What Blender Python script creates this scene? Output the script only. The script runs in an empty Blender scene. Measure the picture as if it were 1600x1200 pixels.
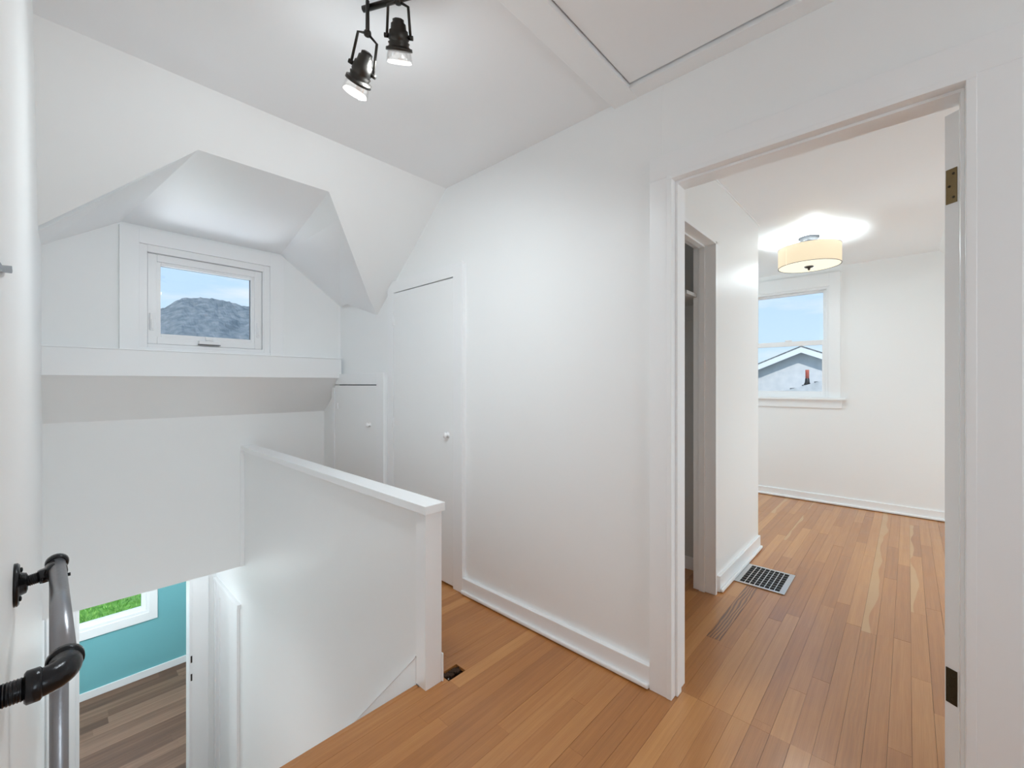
import bpy, bmesh, math, random
from mathutils import Vector, Matrix, noise as mnoise
random.seed(7)
SC = bpy.context.scene
COL = SC.collection
PI = math.pi

# ------------------------------------------------------------------ camera
cam_data = bpy.data.cameras.new('camera')
cam_data.sensor_width = 36.0
cam_data.lens = 36.0 * 666.0 / 1600.0
cam_data.clip_start = 0.01
cam_data.clip_end = 5000
cam = bpy.data.objects.new('camera', cam_data)
COL.objects.link(cam)
cam.location = (0, 0, 1.22)
cam.rotation_euler = (math.radians(90), 0, math.radians(42.905))
SC.camera = cam

# ------------------------------------------------------------------ exposure
SC.view_settings.view_transform = 'Standard'
SC.view_settings.look = 'None'
SC.view_settings.exposure = 0.0
SC.view_settings.gamma = 1.0
SC.view_settings.use_curve_mapping = False
SC.cycles.max_bounces = 20
SC.cycles.diffuse_bounces = 18
SC.cycles.transparent_max_bounces = 12
SC.cycles.caustics_reflective = False
SC.cycles.caustics_refractive = False

# ------------------------------------------------------------------ sky
world = bpy.data.worlds.new('sky')
SC.world = world
world.use_nodes = True
wt = world.node_tree
wt.nodes.clear()
w_out = wt.nodes.new('ShaderNodeOutputWorld')
w_bg = wt.nodes.new('ShaderNodeBackground')
w_tc = wt.nodes.new('ShaderNodeTexCoord')
w_sep = wt.nodes.new('ShaderNodeSeparateXYZ')
w_ramp = wt.nodes.new('ShaderNodeValToRGB')
w_ramp.color_ramp.elements[0].position = 0.0
w_ramp.color_ramp.elements[0].color = (0.62, 0.83, 1.0, 1)
w_ramp.color_ramp.elements[1].position = 0.6
w_ramp.color_ramp.elements[1].color = (0.36, 0.64, 1.0, 1)
w_map = wt.nodes.new('ShaderNodeMapping')
w_map.inputs['Scale'].default_value = (3.0, 3.0, 14.0)
w_no = wt.nodes.new('ShaderNodeTexNoise')
w_no.inputs['Scale'].default_value = 1.6
w_no.inputs['Detail'].default_value = 5
w_cr = wt.nodes.new('ShaderNodeValToRGB')
w_cr.color_ramp.elements[0].position = 0.52
w_cr.color_ramp.elements[0].color = (0, 0, 0, 1)
w_cr.color_ramp.elements[1].position = 0.75
w_cr.color_ramp.elements[1].color = (0.7, 0.7, 0.7, 1)
w_mix = wt.nodes.new('ShaderNodeMixRGB')
w_mix.inputs[2].default_value = (0.93, 0.96, 1.0, 1)
L = wt.links.new
L(w_tc.outputs['Generated'], w_sep.inputs[0])
L(w_sep.outputs['Z'], w_ramp.inputs[0])
L(w_tc.outputs['Generated'], w_map.inputs[0])
L(w_map.outputs[0], w_no.inputs['Vector'])
L(w_no.outputs[0], w_cr.inputs[0])
L(w_cr.outputs[0], w_mix.inputs[0])
L(w_ramp.outputs[0], w_mix.inputs[1])
L(w_mix.outputs[0], w_bg.inputs['Color'])
w_bg.inputs['Strength'].default_value = 1.08
L(w_bg.outputs[0], w_out.inputs[0])

# ------------------------------------------------------------------ sun and added fill lights out of view
def lamp(name, kind, loc, power, size=0.1, color=(1, 1, 1), rot=None):
    d = bpy.data.lights.new(name, kind)
    d.energy = power
    d.color = color
    if kind == 'SUN':
        d.angle = math.radians(1.0)
    elif kind == 'AREA':
        d.shape = 'DISK'
        d.size = size
    else:
        d.shadow_soft_size = size
    o = bpy.data.objects.new(name, d)
    o.location = loc
    if rot:
        o.rotation_euler = rot
    COL.objects.link(o)
    return o

lamp('sun', 'SUN', (20, -20, 40), 3.0, rot=(math.radians(42), math.radians(22), 0), color=(1, 0.96, 0.9))
W_HALL = (0.875, 0.96, 1.0)
lamp('bedroom_fill', 'AREA', (-3.15, 4.45, 1.5), 24, 1.25, (0.76, 0.925, 1.0), (0, math.radians(-90), 0))  # added fill light at an unseen opening in the left bedroom wall
lamp('bedroom_fill', 'AREA', (1.90, 3.6, 0.65), 29, 0.75, (0.76, 0.925, 1.0), (0, math.radians(90), 0))  # second added fill, at an unseen opening in the right knee wall
lamp('dormer_fill', 'AREA', (-4.6, 0.73, 0.78), 17, 0.6, (0.86, 0.94, 1.0), (0, math.radians(-132), 0))  # added area light outside, stands in for bounce up to the dormer ceiling
lamp('landing_fill', 'POINT', (-0.15, -0.55, 2.12), 1.5, 0.13, W_HALL)  # added point light under the unseen globe behind the camera
lamp('hall_fill', 'AREA', (1.95, 0.7, 1.45), 15, 1.1, (0.875, 0.96, 1.0), (0, math.radians(90), 0))  # added area light outside the invented window behind the camera
lamp('stair_fill', 'POINT', (-2.7, 0.15, -0.85), 3.8, 0.2, W_HALL)  # added fill low in the stairwell, unseen and without a fixture
lamp('lower_hall_fill', 'POINT', (-4.25, 0.5, -0.42), 4, 0.10, W_HALL)  # added unseen fill over the lower landing, no fixture
lamp('lower_room_fill', 'POINT', (-6.0, 0.2, -0.55), 75, 0.12, W_HALL)  # added unseen fill that brightens the teal room, no fixture

# ------------------------------------------------------------------ materials
def new_mat(name):
    m = bpy.data.materials.new(name)
    m.use_nodes = True
    nt = m.node_tree
    b = nt.nodes['Principled BSDF']
    return m, nt, b

def paint(name, col, rough=0.45, bump=0.04, scale=180.0, spec=0.4, var=0.02):
    m, nt, b = new_mat(name)
    b.inputs['Roughness'].default_value = rough
    b.inputs['Specular IOR Level'].default_value = spec
    tc = nt.nodes.new('ShaderNodeTexCoord')
    n1 = nt.nodes.new('ShaderNodeTexNoise')
    n1.inputs['Scale'].default_value = scale
    n1.inputs['Detail'].default_value = 3
    n2 = nt.nodes.new('ShaderNodeTexNoise')
    n2.inputs['Scale'].default_value = 1.7
    mx = nt.nodes.new('ShaderNodeMixRGB')
    mx.inputs[1].default_value = (col[0] * (1 - var), col[1] * (1 - var), col[2] * (1 - var), 1)
    mx.inputs[2].default_value = (*col, 1)
    bp = nt.nodes.new('ShaderNodeBump')
    bp.inputs['Strength'].default_value = bump
    bp.inputs['Distance'].default_value = 0.002
    l = nt.links.new
    l(tc.outputs['Object'], n1.inputs['Vector'])
    l(tc.outputs['Object'], n2.inputs['Vector'])
    l(n2.outputs[0], mx.inputs[0])
    l(mx.outputs[0], b.inputs['Base Color'])
    l(n1.outputs[0], bp.inputs['Height'])
    l(bp.outputs[0], b.inputs['Normal'])
    return m

def metal(name, col, rough=0.35, metallic=1.0, bump=0.0, scale=60):
    m, nt, b = new_mat(name)
    b.inputs['Base Color'].default_value = (*col, 1)
    b.inputs['Roughness'].default_value = rough
    b.inputs['Metallic'].default_value = metallic
    tc = nt.nodes.new('ShaderNodeTexCoord')
    n1 = nt.nodes.new('ShaderNodeTexNoise')
    n1.inputs['Scale'].default_value = scale
    n1.inputs['Detail'].default_value = 4
    rp = nt.nodes.new('ShaderNodeMapRange')
    rp.inputs['To Min'].default_value = rough * 0.75
    rp.inputs['To Max'].default_value = min(1, rough * 1.35)
    nt.links.new(tc.outputs['Object'], n1.inputs['Vector'])
    nt.links.new(n1.outputs[0], rp.inputs['Value'])
    nt.links.new(rp.outputs[0], b.inputs['Roughness'])
    if bump:
        bp = nt.nodes.new('ShaderNodeBump')
        bp.inputs['Strength'].default_value = bump
        bp.inputs['Distance'].default_value = 0.002
        nt.links.new(n1.outputs[0], bp.inputs['Height'])
        nt.links.new(bp.outputs[0], b.inputs['Normal'])
    return m

def emit(name, col, strength, trans=None):
    m = bpy.data.materials.new(name)
    m.use_nodes = True
    nt = m.node_tree
    nt.nodes.clear()
    out = nt.nodes.new('ShaderNodeOutputMaterial')
    e = nt.nodes.new('ShaderNodeEmission')
    e.inputs[0].default_value = (*col, 1)
    e.inputs[1].default_value = strength
    if trans:
        d = nt.nodes.new('ShaderNodeBsdfDiffuse')
        d.inputs[0].default_value = (*trans, 1)
        a = nt.nodes.new('ShaderNodeAddShader')
        nt.links.new(e.outputs[0], a.inputs[0])
        nt.links.new(d.outputs[0], a.inputs[1])
        nt.links.new(a.outputs[0], out.inputs[0])
    else:
        nt.links.new(e.outputs[0], out.inputs[0])
    return m

def glass_mat(name, fac=0.06, rough=0.0, tint=(1, 1, 1)):
    m = bpy.data.materials.new(name)
    m.use_nodes = True
    nt = m.node_tree
    nt.nodes.clear()
    out = nt.nodes.new('ShaderNodeOutputMaterial')
    t = nt.nodes.new('ShaderNodeBsdfTransparent')
    t.inputs[0].default_value = (*tint, 1)
    g = nt.nodes.new('ShaderNodeBsdfGlossy')
    g.inputs['Roughness'].default_value = rough
    mx = nt.nodes.new('ShaderNodeMixShader')
    mx.inputs[0].default_value = fac
    nt.links.new(t.outputs[0], mx.inputs[1])
    nt.links.new(g.outputs[0], mx.inputs[2])
    nt.links.new(mx.outputs[0], out.inputs[0])
    return m

M = {}
M['wall'] = paint('wall_paint', (0.875, 0.89, 0.893), 0.46)
M['ceil'] = paint('ceiling_paint', (0.875, 0.89, 0.905), 0.42)
M['trim'] = paint('trim_paint', (0.88, 0.895, 0.905), 0.32, bump=0.01, scale=90)
M['door'] = paint('door_paint', (0.875, 0.89, 0.893), 0.36, bump=0.03, scale=90)
M['vinyl'] = paint('white_vinyl', (0.86, 0.87, 0.88), 0.3, bump=0.0)
M['teal'] = paint('teal_paint', (0.18, 0.47, 0.51), 0.45)
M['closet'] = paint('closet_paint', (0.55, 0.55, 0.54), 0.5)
M['black'] = metal('black_iron', (0.02, 0.02, 0.022), 0.22, 0.6, 0.25, 120)
M['steel'] = metal('grey_pipe_steel', (0.30, 0.30, 0.315), 0.3, 1.0, 0.12, 260)
M['bronze'] = metal('dark_bronze', (0.06, 0.055, 0.05), 0.35, 0.9)
M['nickel'] = metal('brushed_nickel', (0.16, 0.16, 0.17), 0.45, 0.9)
M['canopy'] = metal('canopy_grey', (0.022, 0.022, 0.024), 0.7, 0.0)
M['canopy'].node_tree.nodes['Principled BSDF'].inputs['Specular IOR Level'].default_value = 0.08
M['chrome'] = metal('chrome', (0.62, 0.62, 0.62), 0.22, 1.0)
M['brass'] = metal('aged_brass', (0.22, 0.16, 0.08), 0.45, 0.9, 0.3, 200)
M['dbrass'] = metal('tarnished_brass', (0.06, 0.05, 0.03), 0.5, 0.8, 0.4, 200)
M['dark'] = paint('shade_black', (0.015, 0.015, 0.015), 0.8, bump=0)  # near-black colour stands for shade in gaps and the duct
M['subfloor'] = paint('dark_subfloor', (0.06, 0.03, 0.015), 0.8)
M['glass'] = glass_mat('window_glass', 0.04)
M['lampglass'] = glass_mat('lamp_glass', 0.25, 0.08)
M['bulb'] = emit('spot_lens', (1, 0.98, 0.95), 2.0)
M['globe'] = emit('fill_globe_glass', (1, 0.98, 0.95), 4.0)
M['shade'] = emit('lit_shade_fabric', (1.0, 0.84, 0.58), 0.82, (0.30, 0.27, 0.22))
M['diffuser'] = emit('lit_diffuser', (1.0, 0.93, 0.72), 0.95, (0.3, 0.3, 0.28))
M['gum_shade'] = paint('gasket_shade_grey', (0.18, 0.18, 0.19), 0.6, bump=0)

def wood_floor(name, light, mid, dark, rough=0.34, sc=1.0, coat=0.55, sap=(0.55, 0.31, 0.13)):
    """per-board tone from the object's colour: r tone, g seed, b sapwood share, alpha cathedral grain"""
    m, nt, b = new_mat(name)
    l = nt.links.new
    N = nt.nodes.new
    tc = N('ShaderNodeTexCoord')
    oi = N('ShaderNodeObjectInfo')
    sep = N('ShaderNodeSeparateColor')
    l(oi.outputs['Color'], sep.inputs[0])
    off = N('ShaderNodeCombineXYZ')
    mu = N('ShaderNodeMath'); mu.operation = 'MULTIPLY'; mu.inputs[1].default_value = 37.0
    l(sep.outputs[1], mu.inputs[0])
    l(mu.outputs[0], off.inputs[0]); l(mu.outputs[0], off.inputs[1])
    add = N('ShaderNodeVectorMath'); add.operation = 'ADD'
    l(tc.outputs['Object'], add.inputs[0]); l(off.outputs[0], add.inputs[1])
    def nz(sx, sy, det, dist=0.0):
        mp = N('ShaderNodeMapping'); mp.inputs['Scale'].default_value = (sx * sc, sy * sc, 1)
        n = N('ShaderNodeTexNoise'); n.inputs['Scale'].default_value = 1.0
        n.inputs['Detail'].default_value = det; n.inputs['Distortion'].default_value = dist
        l(add.outputs[0], mp.inputs[0]); l(mp.outputs[0], n.inputs['Vector'])
        return n.outputs[0]
    fine = nz(420, 7, 3)
    med = nz(60, 1.3, 3, 0.4)
    blot = nz(9, 5, 2)
    def math_(op, a, bb):
        n = N('ShaderNodeMath'); n.operation = op
        for i, v in enumerate((a, bb)):
            if isinstance(v, (int, float)):
                n.inputs[i].default_value = v
            else:
                l(v, n.inputs[i])
        return n.outputs[0]
    t = math_('ADD', sep.outputs[0], math_('MULTIPLY', math_('SUBTRACT', fine, 0.5), 0.42))
    t = math_('ADD', t, math_('MULTIPLY', math_('SUBTRACT', med, 0.5), 0.55))
    t = math_('ADD', t, math_('MULTIPLY', math_('SUBTRACT', blot, 0.5), 0.22))
    ramp = N('ShaderNodeValToRGB')
    r = ramp.color_ramp
    r.elements[0].position = 0.0; r.elements[0].color = (*dark, 1)
    r.elements[1].position = 1.0; r.elements[1].color = (*light, 1)
    e = r.elements.new(0.5); e.color = (*mid, 1)
    l(t, ramp.inputs[0])
    # sapwood edge with a wandering border
    sg = N('ShaderNodeSeparateXYZ'); l(tc.outputs['Generated'], sg.inputs[0])
    wob = nz(0.5, 2.2, 1)
    edge = math_('ADD', sg.outputs[0], math_('MULTIPLY', math_('SUBTRACT', wob, 0.5), 1.6))
    mr = N('ShaderNodeMapRange'); mr.inputs['From Min'].default_value = 0.03; mr.inputs['From Max'].default_value = -0.03
    l(math_('SUBTRACT', edge, sep.outputs[2]), mr.inputs['Value'])
    has = math_('GREATER_THAN', sep.outputs[2], 0.02)
    sm = N('ShaderNodeMixRGB'); sm.inputs[2].default_value = (*sap, 1)
    l(math_('MULTIPLY', mr.outputs[0], has), sm.inputs[0]); l(ramp.outputs[0], sm.inputs[1])
    # cathedral grain
    mp = N('ShaderNodeMapping'); mp.inputs['Scale'].default_value = (17, 4.0, 1)
    l(add.outputs[0], mp.inputs[0])
    wv = N('ShaderNodeTexWave'); wv.wave_type = 'BANDS'; wv.bands_direction = 'X'
    wv.inputs['Scale'].default_value = 1.3; wv.inputs['Distortion'].default_value = 8.0
    wv.inputs['Detail'].default_value = 2; wv.inputs['Detail Scale'].default_value = 0.7
    l(mp.outputs[0], wv.inputs['Vector'])
    cm = N('ShaderNodeMixRGB'); cm.inputs[2].default_value = (0.10, 0.04, 0.018, 1)
    l(math_('MULTIPLY', math_('MULTIPLY', wv.outputs['Fac'], oi.outputs['Alpha']), 0.85), cm.inputs[0])
    l(sm.outputs[0], cm.inputs[1])
    l(cm.outputs[0], b.inputs['Base Color'])
    rr = N('ShaderNodeMapRange'); rr.inputs['To Min'].default_value = rough - 0.06; rr.inputs['To Max'].default_value = rough + 0.12
    l(blot, rr.inputs['Value']); l(rr.outputs[0], b.inputs['Roughness'])
    b.inputs['Specular IOR Level'].default_value = 0.5
    b.inputs['Coat Weight'].default_value = coat; b.inputs['Coat Roughness'].default_value = 0.16
    bp = N('ShaderNodeBump'); bp.inputs['Strength'].default_value = 0.16; bp.inputs['Distance'].default_value = 0.002
    l(math_('ADD', fine, math_('MULTIPLY', blot, 0.6)), bp.inputs['Height']); l(bp.outputs[0], b.inputs['Normal'])
    return m

M['fir'] = wood_floor('fir_floor', (0.60, 0.29, 0.095), (0.44, 0.178, 0.046), (0.27, 0.096, 0.025))
M['vinylwood'] = wood_floor('walnut_plank', (0.33, 0.20, 0.135), (0.15, 0.078, 0.048), (0.04, 0.019, 0.011), 0.5, 0.5, 0.0)

def rough_mat(name, c1, c2, scale, rough=0.9, bump=0.3, detail=6):
    m, nt, b = new_mat(name)
    tc = nt.nodes.new('ShaderNodeTexCoord')
    n = nt.nodes.new('ShaderNodeTexNoise'); n.inputs['Scale'].default_value = scale; n.inputs['Detail'].default_value = detail
    rp = nt.nodes.new('ShaderNodeValToRGB')
    rp.color_ramp.elements[0].position = 0.36; rp.color_ramp.elements[0].color = (*c1, 1)
    rp.color_ramp.elements[1].position = 0.66; rp.color_ramp.elements[1].color = (*c2, 1)
    bp = nt.nodes.new('ShaderNodeBump'); bp.inputs['Strength'].default_value = bump
    nt.links.new(tc.outputs['Object'], n.inputs['Vector'])
    nt.links.new(n.outputs[0], rp.inputs[0]); nt.links.new(rp.outputs[0], b.inputs['Base Color'])
    nt.links.new(n.outputs[0], bp.inputs['Height']); nt.links.new(bp.outputs[0], b.inputs['Normal'])
    b.inputs['Roughness'].default_value = rough
    b.inputs['Specular IOR Level'].default_value = 0.1
    return m

M['hill'] = rough_mat('hazy_hillside', (0.13, 0.165, 0.19), (0.23, 0.26, 0.285), 0.09, bump=0.0, detail=8)  # aerial haze is put into the blue-grey base colour
M['lawn'] = rough_mat('lawn_green', (0.10, 0.28, 0.04), (0.22, 0.46, 0.10), 9.0)
M['earth'] = rough_mat('grey_earth', (0.22, 0.21, 0.20), (0.34, 0.33, 0.31), 3.0)
M['blade'] = rough_mat('grass_blade', (0.17, 0.40, 0.08), (0.40, 0.70, 0.20), 3.0, bump=0)
M['stucco'] = rough_mat('white_stucco', (0.60, 0.63, 0.66), (0.68, 0.70, 0.72), 6.0)
M['fascia'] = paint('white_fascia', (0.8, 0.85, 0.9), 0.5)
M['soffit'] = paint('brown_soffit', (0.33, 0.30, 0.28), 0.7)
M['shingle'] = rough_mat('grey_shingle', (0.10, 0.11, 0.12), (0.22, 0.24, 0.25), 14.0)
M['palroof'] = rough_mat('pale_metal_roof', (0.50, 0.53, 0.56), (0.66, 0.69, 0.72), 5.0)
M['redpipe'] = rough_mat('red_clay_pipe', (0.35, 0.07, 0.05), (0.5, 0.14, 0.10), 12.0)

# ------------------------------------------------------------------ mesh helpers
def B():
    return bmesh.new()

def box(bm, x0, x1, y0, y1, z0, z1, bev=0.0):
    if x1 < x0: x0, x1 = x1, x0
    if y1 < y0: y0, y1 = y1, y0
    if z1 < z0: z0, z1 = z1, z0
    v = [bm.verts.new(p) for p in ((x0, y0, z0), (x1, y0, z0), (x1, y1, z0), (x0, y1, z0), (x0, y0, z1), (x1, y0, z1), (x1, y1, z1), (x0, y1, z1))]
    fs = [bm.faces.new([v[i] for i in q]) for q in ((0, 3, 2, 1), (4, 5, 6, 7), (0, 1, 5, 4), (1, 2, 6, 5), (2, 3, 7, 6), (3, 0, 4, 7))]
    if bev:
        es = list({e for f in fs for e in f.edges})
        bmesh.ops.bevel(bm, geom=es, offset=bev, segments=2, profile=0.5, affect='EDGES')
    return bm

def prism(bm, pts, d):
    """polygon (3-D points) extruded by vector d"""
    d = Vector(d)
    a = [bm.verts.new(p) for p in pts]
    c = [bm.verts.new(Vector(p) + d) for p in pts]
    bm.faces.new(a); bm.faces.new(list(reversed(c)))
    n = len(pts)
    for i in range(n):
        bm.faces.new((a[i], c[i], c[(i + 1) % n], a[(i + 1) % n]))
    return bm

def basis(ax):
    ax = Vector(ax).normalized()
    t = Vector((0, 0, 1)) if abs(ax.z) < 0.9 else Vector((1, 0, 0))
    u = ax.cross(t).normalized()
    return ax, u, ax.cross(u)

def lathe(bm, prof, org, ax, seg=28, cap=True):
    """profile [(s, r)] turned about ax through org"""
    ax, u, w = basis(ax)
    org = Vector(org)
    rings = []
    for s, r in prof:
        rings.append([bm.verts.new(org + ax * s + (u * math.cos(2 * PI * k / seg) + w * math.sin(2 * PI * k / seg)) * max(r, 1e-5)) for k in range(seg)])
    for a, c in zip(rings, rings[1:]):
        for k in range(seg):
            f = bm.faces.new((a[k], a[(k + 1) % seg], c[(k + 1) % seg], c[k]))
            f.smooth = True
    if cap:
        bm.faces.new(list(reversed(rings[0]))); bm.faces.new(rings[-1])
    return bm

def cyl(bm, p0, p1, r, seg=20, r1=None):
    p0, p1 = Vector(p0), Vector(p1)
    d = p1 - p0
    return lathe(bm, [(0, r), (d.length, r if r1 is None else r1)], p0, d, seg)

def tube(bm, pts, r, seg=20):
    pts = [Vector(p) for p in pts]
    rs = r if isinstance(r, (list, tuple)) else [r] * len(pts)
    ax, u, w = basis(pts[1] - pts[0])
    rings = []
    for i, p in enumerate(pts):
        t = (pts[min(i + 1, len(pts) - 1)] - pts[max(i - 1, 0)]).normalized()
        u = (u - t * u.dot(t)).normalized()
        w = t.cross(u)
        rings.append([bm.verts.new(p + (u * math.cos(2 * PI * k / seg) + w * math.sin(2 * PI * k / seg)) * rs[i]) for k in range(seg)])
    for a, c in zip(rings, rings[1:]):
        for k in range(seg):
            f = bm.faces.new((a[k], a[(k + 1) % seg], c[(k + 1) % seg], c[k])); f.smooth = True
    bm.faces.new(list(reversed(rings[0]))); bm.faces.new(rings[-1])
    return bm

def ring_box(bm, plane, c0, c1, a0, a1, b0, b1, w, bev=0.0, wb=None, wt=None):
    """a frame of four bars; plane 'x': a=Y b=Z, plane 'y': a=X b=Z, plane 'z': a=X b=Y"""
    wb = w if wb is None else wb
    wt = w if wt is None else wt
    for (p, q, s, t) in ((a0, a0 + w, b0, b1), (a1 - w, a1, b0, b1), (a0 + w, a1 - w, b0, b0 + wb), (a0 + w, a1 - w, b1 - wt, b1)):
        pbox(bm, plane, c0, c1, p, q, s, t, bev)
    return bm

def pbox(bm, plane, c0, c1, a0, a1, b0, b1, bev=0.0):
    if plane == 'x': box(bm, c0, c1, a0, a1, b0, b1, bev)
    elif plane == 'y': box(bm, a0, a1, c0, c1, b0, b1, bev)
    else: box(bm, a0, a1, b0, b1, c0, c1, bev)
    return bm

def obj(name, bm, mat, parent=None, recalc=True):
    if recalc:
        bmesh.ops.recalc_face_normals(bm, faces=bm.faces[:])
    me = bpy.data.meshes.new(name)
    bm.to_mesh(me); bm.free()
    me.materials.append(mat)
    o = bpy.data.objects.new(name, me)
    COL.objects.link(o)
    if parent is not None:
        o.parent = parent
        o.matrix_parent_inverse = parent_inv(parent)
    return o

def parent_inv(p):
    m = p.matrix_local.copy() if False else Matrix.LocRotScale(p.location, p.rotation_euler.to_quaternion(), p.scale)
    q = p
    while q.parent is not None:
        q = q.parent
        m = Matrix.LocRotScale(q.location, q.rotation_euler.to_quaternion(), q.scale) @ m if False else m
    return m.inverted()

def tag(o, label=None, cat=None, group=None, kind=None):
    if label: o['label'] = label
    if cat: o['category'] = cat
    if group: o['group'] = group
    if kind: o['kind'] = kind
    return o

def thing(name, loc, label, cat, group=None, kind=None):
    o = bpy.data.objects.new(name, None)
    o.empty_display_size = 0.05
    o.location = loc
    COL.objects.link(o)
    return tag(o, label, cat, group, kind)

def struct(name, bm, mat, label, cat):
    return tag(obj(name, bm, mat), label, cat, kind='structure')

def root_struct(name, loc, label, cat):
    return thing(name, loc, label, cat, kind='structure')

# ------------------------------------------------------------------ key dimensions
WR = 1.645            # hall face of the long wall with the doors
CF = 1.62             # front of its casings
WB = 1.75             # bedroom face of that wall
YL = -0.045           # left wall
ZC = 2.423            # hall ceiling
ZB = 2.41             # bedroom ceiling
XS = -2.083           # start of the roof slope
SL = 0.84
XW = -3.50            # dormer window wall
XK = -3.82            # knee wall above the stairs
ZL = -2.65            # lower floor
XE = -1.465           # top stair nosing
def zs(x): return ZC + SL * (x - XS)

# ------------------------------------------------------------------ walls of the hall
bm = B()
box(bm, -4.65, -0.687, WR, WB, -0.2, 2.55)
box(bm, -0.687, 0.130, WR, WB, 2.030, 2.55)
box(bm, 0.130, 1.75, WR, WB, -0.2, 2.55)
wall_right = struct('wall_right', bm, M['wall'], 'long white hall wall with the closet doors and the bedroom doorway', 'wall')
bm = B(); box(bm, -0.7185, -0.7145, WR - 0.0012, WR + 0.002, 2.11, ZC - 0.002)
obj('panel_seam', bm, M['wall'], wall_right)

bm = B()
box(bm, -4.75, -0.5, YL - 0.1, YL, ZL, 2.55)
wall_left = struct('wall_left', bm, M['wall'], 'white wall on the left side of the stairwell carrying the pipe handrail', 'wall')

bm = B()
box(bm, -0.6, -0.5, -1.15, YL - 0.1, 0, 2.55)
box(bm, -0.6, 1.75, -1.25, -1.15, 0, 2.55)
box(bm, 1.75, 1.85, -1.25, 0.1, 0, 2.55)
box(bm, 1.75, 1.85, 1.3, WB, 0, 2.55)
box(bm, 1.75, 1.85, 0.1, 1.3, 0, 0.9)
box(bm, 1.75, 1.85, 0.1, 1.3, 2.0, 2.55)  # opening made for the added window and its fill light
struct('wall_behind', bm, M['wall'], 'white hall walls behind the camera', 'wall')

bm = B()
box(bm, XK - 0.1, XK, YL, WR, -0.205, 1.05)
wall_stair = struct('wall_stair_end', bm, M['wall'], 'white knee wall across the stairwell below the sloped soffit', 'wall')
bm = B(); box(bm, XK, XK + 0.012, 0.992, 1.019, -0.205, 0.699, 0.002)
obj('corner_bead', bm, M['trim'], wall_stair)

# window wall of the dormer, with the opening
bm = B()
for (a, b_, c, d) in ((YL, 0.40, 1.28, 2.4), (1.055, WR, 1.28, 2.4), (0.40, 1.055, 1.28, 1.472), (0.40, 1.055, 2.052, 2.4)):
    box(bm, XW - 0.12, XW, a, b_, c, d)
struct('wall_dormer', bm, M['wall'], 'white dormer wall around the small awning window', 'wall')

# ------------------------------------------------------------------ ceilings
hx0, hx1, hy0, hy1 = -0.818, -0.15, 0.95, 1.573
bm = B()
box(bm, XS, hx0, -1.25, WR, ZC, ZC + 0.1)
box(bm, hx1, 1.75, -1.25, WR, ZC, ZC + 0.1)
box(bm, hx0, hx1, -1.25, hy0, ZC, ZC + 0.1)
box(bm, hx0, hx1, hy1, WR, ZC, ZC + 0.1)
struct('ceiling', bm, M['ceil'], 'flat white hall ceiling with an attic hatch and track light', 'ceiling')

# main slope with the dormer cut out of it
def ps(x, y): return (x, y, zs(x))
cut = [(-2.733, YL), (-2.288, 0.434), (-2.283, 1.010), (-2.785, 1.512)]
poly = [ps(XS, YL - 0.02), ps(XS, WR), ps(-2.906, WR), ps(*cut[3]), ps(*cut[2]), ps(*cut[1]), ps(cut[0][0], YL - 0.02)]
bm = B(); prism(bm, poly, (-0.02, 0, 0.03))
struct('ceiling_slope', bm, M['wall'], 'sloped white roof plane above the stairs with the dormer cut out', 'sloped ceiling')
bm = B()
box(bm, -2.2, XS, YL - 0.1, WR, ZC + 0.05, ZC + 0.1)
obj('ceiling_edge', bm, M['wall'], bpy.data.objects['ceiling'])

# dormer ceiling facets
def lerp(a, b_, t): return tuple(a[i] + (b_[i] - a[i]) * t for i in range(3))
OL, OR = ps(*cut[1]), ps(*cut[2])
LL, C4 = (cut[0][0], YL, zs(cut[0][0])), ps(*cut[3])
FL = lerp(OL, LL, 0.40)
FR = lerp(OR, C4, 0.215)
T4 = ps(-2.906, WR)
A4 = (-3.385, WR, 1.879)
WL2, WR2 = (XW, 0.28, 2.206), (XW, 1.178, 2.206)
WLo, WRo = (XW, YL, 1.985), (XW, WR, 1.872)
bm = B()
for f in ((WL2, WR2, OR, OL), (WR2, FR, OR), (WL2, OL, FL), (WLo, WL2, FL, LL), (WR2, WRo, A4, C4, FR), (A4, T4, C4)):
    bm.faces.new([bm.verts.new(p) for p in f])
bmesh.ops.remove_doubles(bm, verts=bm.verts[:], dist=0.0005)
bmesh.ops.recalc_face_normals(bm, faces=bm.faces[:])
ext = bmesh.ops.extrude_face_region(bm, geom=bm.faces[:])
for g in ext['geom']:
    if isinstance(g, bmesh.types.BMVert):
        g.co.z += 0.05
struct('ceiling_dormer', bm, M['ceil'], 'clipped white dormer ceiling between the roof slope and the small window', 'sloped ceiling')

# sloped soffit under the ledge
bm = B()
prism(bm, [(-3.44, YL, 1.272), (-3.44, WR, 1.272), (XK, WR, 0.98), (XK, YL, 0.98)], (-0.06, 0, 0.06))
struct('ceiling_soffit', bm, M['wall'], 'sloped grey-white soffit under the window ledge', 'sloped ceiling')

# ------------------------------------------------------------------ window ledge
bm = B()
box(bm, XW, -3.425, YL, 1.618, 1.268, 1.424, 0.002)
led = struct('trim_1', bm, M['trim'], 'thick white ledge board running under the dormer window', 'ledge')
bm = B(); box(bm, XW, -3.417, YL, 1.622, 1.424, 1.431, 0.002)
obj('ledge_top', bm, M['trim'], led)

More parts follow.
